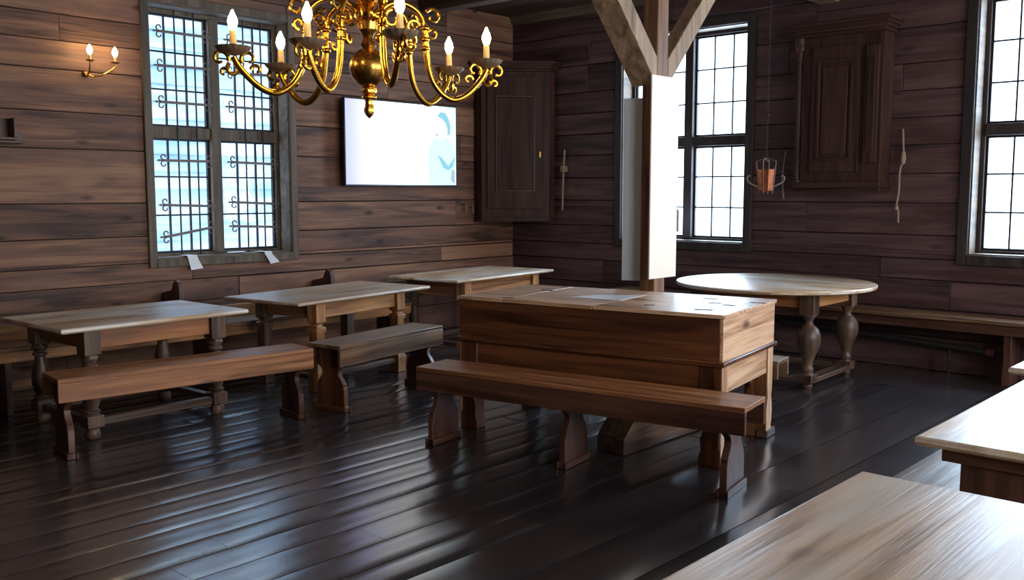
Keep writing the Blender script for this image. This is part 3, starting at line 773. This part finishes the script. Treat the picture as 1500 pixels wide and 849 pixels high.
MB().tube(smooth_path([(-3.22,8.72,2.16),(-3.205,8.70,2.05),(-3.20,8.70,1.9),(-3.225,8.70,1.78),(-3.23,8.71,1.6),(-3.245,8.71,1.48),(-3.225,8.70,1.42),(-3.225,8.71,1.32)]), .009, 7).build('rope', M_rope, t, smooth=True)
MB().lathe([(.005,-.06),(.02,-.045),(.026,0),(.018,.05),(.006,.07)], (-3.20,8.70,1.90), 12).build('knot', M_rope, t, smooth=True)
MB().lathe([(.004,-.02),(.016,-.01),(.016,.02),(.004,.03)], (-3.24,8.70,1.45), 10).build('knot', M_rope, t, smooth=True)
t = MB().tube(smooth_path([(-4.34,8.72,2.0),(-4.36,8.71,1.85),(-4.36,8.70,1.7),(-4.35,8.71,1.53)]), .009, 7).build('hanging_rope', M_rope, None, smooth=True)
tag(t, 'thin cord hanging on the wall just left of the wall cupboard', 'cord')
t = thing('hanging_tag', 'thin cord with white paper tag hanging before the window beside the post', 'cord', (0,0,0))
MB().tube(smooth_path([(-5.57,8.70,2.3),(-5.62,8.70,2.0),(-5.575,8.70,1.75),(-5.60,8.70,1.42)]), .006, 6).build('cord', M_paper, t, smooth=True)
MB().box(-5.64,-5.545,8.70,8.704,1.17,1.41).build('paper_tag', M_paper, t)

# ------------------------------------------------------------------ chandelier
def bulb_light(name, loc, power, rad=.025):
    ld = bpy.data.lights.new(name, 'POINT'); ld.energy = power; ld.color = (1, .66, .32); ld.shadow_soft_size = rad
    lo = bpy.data.objects.new(name, ld); lo.location = loc; col.objects.link(lo); return lo
C = Vector((-3.38, 2.74, 2.15))
ch = thing('brass_chandelier', 'large brass chandelier with candle arms and a big central ball', 'chandelier', tuple(C))
MB().lathe([(.0,-.085),(.03,-.082),(.055,-.068),(.074,-.045),(.084,-.015),(.086,.0),(.084,.02),(.074,.045),(.055,.067),(.035,.08),(.02,.088)], (0,0,0), 40).build('ball', M_brassdk, ch, smooth=True)
MB().lathe([(.02,-.08),(.03,-.088),(.034,-.1),(.03,-.112),(.02,-.118),(.032,-.126),(.033,-.134),(.02,-.14),(.016,-.15),(.018,-.165),(.022,-.18),(.022,-.195),(.014,-.21),(.003,-.222)], (0,0,0), 24, flute=.06, fn=8).build('finial', M_brass, ch, smooth=True)
MB().lathe([(.02,.08),(.032,.09),(.036,.1),(.028,.11),(.022,.13),(.03,.15),(.045,.165),(.048,.20),(.03,.215),(.024,.25),(.034,.27),(.05,.28),(.052,.32),(.03,.335),(.022,.37),(.03,.4),(.044,.43),(.03,.46),(.018,.49),(.012,.52),(.010,ZC-2.15)], (0,0,0), 24).build('stem', M_brassdk, ch, smooth=True)
def chan_arm(ang, dz=0, lit=True, R1=.56):
    k = R1/.56
    P = [(.045,0,.24),(.10,0,.285),(.17,0,.292),(.235,0,.255),(.262,0,.19),(.265,0,.13),(.27,0,.06),(.29,0,-.03),(.335,0,-.095),(.395,0,-.125),(.455,0,-.105),(.51,0,-.055),(.545,0,-.01),(.56,0,.022)]
    P = [(a*k, b, c+dz*(a/.56)) for a, b, c in P]
    path = smooth_path(P, 5)
    mb = MB(); n = len(path)
    mb.tube(path, [.0145 if i > n*.3 else .0125 for i in range(n)], 10)
    a = mb.build('arm', M_brass, ch, smooth=True); a.rotation_euler = (0, 0, ang)
    # collars and leaf scrolls on the descending limb
    mb = MB()
    for zz in (.19, .14, .10):
        mb.lathe([(.012,-.012),(.02,-.006),(.022,0),(.02,.006),(.012,.012)], (.262*k, 0, zz+dz*.47), 14)
    def sc_(cx, cz, s, start, turn, flip=1):
        pts = []
        for i in range(19):
            t_ = i/18; aa = start + turn*t_; rr = s*(1-.62*t_)
            pts.append((cx + flip*rr*math.cos(aa), 0, cz + rr*math.sin(aa)))
        mb.tube(pts, [.0095*(1-.3*i/18) for i in range(19)], 7)
    sc_(.30*k, .245, .038, PI*.8, -PI*1.8); sc_(.292*k, .175, .026, -PI*.5, PI*1.6)
    sc_(.205*k, .19, .034, PI*.1, PI*1.7); sc_(.11*k, .22, .04, PI*.5, PI*1.7); sc_(.19*k, .11, .026, PI*.2, -PI*1.6)
    mb.build('leaf_scroll', M_brass, a, smooth=True)
    mb = MB(); z0 = dz
    for (cx, cz, s, st, tu) in ((.50,.015,.034,-PI*.2,PI*1.7),(.56,-.03,.03,PI*.3,-PI*1.7),(.615,.012,.036,PI*1.1,-PI*1.8),(.47,-.03,.022,0,PI*1.5),(.60,-.045,.02,PI,-PI*1.5)):
        sc_(cx*k if cx < .56 else cx-.56+R1, cz+z0, s, st, tu)
    mb.build('scroll_bracket', M_brass, a, smooth=True)
    zc = .028+dz
    MB().lathe([(.012,0),(.03,.002),(.052,.010),(.068,.024),(.074,.036),(.070,.036),(.05,.02),(.022,.014),(.02,.04),(.018,.046)], (R1, 0, zc), 48, flute=.04, fn=16).build('drip_pan', M_pan, a, smooth=True)
    MB().lathe([(.016,0),(.018,.004),(.015,.01),(.0135,.07),(.011,.074)], (R1, 0, zc+.03), 16).build('candle_sleeve', M_candle, a, smooth=True)
    if lit:
        MB().lathe([(.006,0),(.014,.008),(.021,.030),(.019,.048),(.010,.068),(.003,.084)], (R1, 0, zc+.104), 16).build('bulb', M_bulb, a, smooth=True)
        w = C + Vector((R1*math.cos(ang), R1*math.sin(ang), zc+.14))
        bulb_light('chandelier_glow', w, 32, .02)
base = rot(42.5)
for d_, lit, R1, dz in ((24, True, .57, 0), (57, True, .60, 0.0), (153, True, .50, -.02), (200, True, .58, 0), (243, True, .42, 0), (293, True, .50, 0.02)):
    chan_arm(base + rot(d_), dz, lit, R1)

# wall sconce
s = thing('wall_sconce', 'small two-armed brass candle sconce with lit bulbs left of the barred window', 'sconce', (XL, 3.49, 2.57))
MB().lathe([(.0,0),(.03,.004),(.035,.012),(.02,.02),(.008,.03)], (0,0,0), 20)
mb = MB(); mb.m = Matrix.Rotation(rot(90), 4, 'Y'); mb.lathe([(.028,0),(.03,.008),(.02,.018),(.01,.025)], (0,0,0), 20); mb.build('wall_plate', M_brassdk, s, smooth=True)
for yy in (-.02, .19):
    P = smooth_path([(.01,0,0),(.05,yy*.3,-.02),(.10,yy*.6,.0),(.14,yy*.95,.05),(.15,yy,.085)], 6)
    a = MB().tube(P, .006, 8).build('arm', M_brassdk, s, smooth=True)
    MB().lathe([(.006,0),(.03,.006),(.036,.014),(.03,.014),(.012,.008)], (.15, yy, .085), 20).build('drip_pan', M_brassdk, a, smooth=True)
    MB().lathe([(.011,0),(.011,.045),(.008,.048)], (.15, yy, .095), 14).build('candle_sleeve', M_candle, a, smooth=True)
    MB().lathe([(.006,0),(.016,.01),(.023,.032),(.019,.05),(.009,.07),(.003,.08)], (.15, yy, .143), 14).build('bulb', M_bulb, a, smooth=True)
    bulb_light('sconce_glow', (XL+.15, 3.49+yy, 2.57+.18), 30, .02)

# hanging copper lamp over the round table
h = thing('hanging_lamp', 'small copper hanging lamp with curved arms on a long iron chain', 'lamp', (-3.915, 7.5, 0))
mb = MB(); z = 1.88; k = 0
while z < ZC-.02:
    pts = []
    for i in range(10):
        a_ = 2*PI*i/10; u = .009*math.cos(a_); v = .028*math.sin(a_)
        pts.append((u, 0, z+v) if k % 2 else (0, u, z+v))
    mb.tube(pts, .0028, 5, closed=True); z += .046; k += 1
mb.build('chain', M_iron, h, smooth=True)
MB().tube([(0,0,2.22),(.02,0,2.25),(0,0,2.28),(-.02,0,2.25)], .005, 6, closed=True).build('ring', M_iron, h, smooth=True)
mb = MB()
mb.lathe([(.055,1.60),(.06,1.61),(.075,1.76),(.078,1.79),(.072,1.79),(.055,1.62)], (0,0,0), 8)
mb.build('copper_shade', M_copper, h)
mb = MB()
for i in range(4):
    a_ = PI/4 + i*PI/2 - .6; c_, s_ = math.cos(a_), math.sin(a_)
    mb.tube([(c_*.058, s_*.058, 1.585), (c_*.08, s_*.08, 1.80), (c_*.085, s_*.085, 1.86), (c_*.01, s_*.01, 1.885)], .006, 6)
mb.build('cage_strap', M_ironlt, h, smooth=True)
for sgn in (-1, 1):
    cx, sy = math.cos(base)*sgn, math.sin(base)*sgn
    P = [(.06,1.64),(.10,1.655),(.145,1.68),(.16,1.71),(.15,1.735),(.135,1.73)]
    MB().tube(smooth_path([(a_*cx, a_*sy, b_) for a_, b_ in P], 5), .007, 7).build('curved_arm', M_ironlt, h, smooth=True)

# ------------------------------------------------------------------ lighting
w = bpy.data.worlds.new('sky'); sc.world = w; w.use_nodes = True
N = w.node_tree.nodes; L = w.node_tree.links; bg = N['Background']
bg.inputs[0].default_value = (.70, .84, 1, 1); bg.inputs[1].default_value = 7
def area(name, loc, rotv, sx, sy, power, color, portal=False):
    ld = bpy.data.lights.new(name, 'AREA'); ld.shape = 'RECTANGLE'; ld.size = sx; ld.size_y = sy; ld.energy = power; ld.color = color
    lo = bpy.data.objects.new(name, ld); lo.location = loc; lo.rotation_euler = rotv; col.objects.link(lo); return lo
for i, o in enumerate(OPB):
    area('daylight_back', ((o[0]+o[1])/2, YB+.42, 2.2), (-PI/2, 0, 0), 1.5, 2.2, 210, (.64, .81, 1))
for i, o in enumerate(OPR):
    area('daylight_right', (XR+.42, (o[0]+o[1])/2, 2.2), (0, PI/2, 0), 2.2, 1.5, 240, (1, .93, .84))


# ------------------------------------------------------------------ camera
cd = bpy.data.cameras.new('camera'); cam = bpy.data.objects.new('camera', cd); col.objects.link(cam)
cam.location = (0, 0, 1.6)
pitch = math.atan(144/1384)
cam.rotation_euler = (PI/2 - pitch, 0, rot(42.5))
cd.sensor_fit = 'HORIZONTAL'; cd.sensor_width = 36; cd.lens = 1384/1500*36; cd.clip_start = .05
sc.camera = cam
sc.view_settings.view_transform = 'Standard'
sc.view_settings.look = 'None'
sc.view_settings.exposure = -0.25
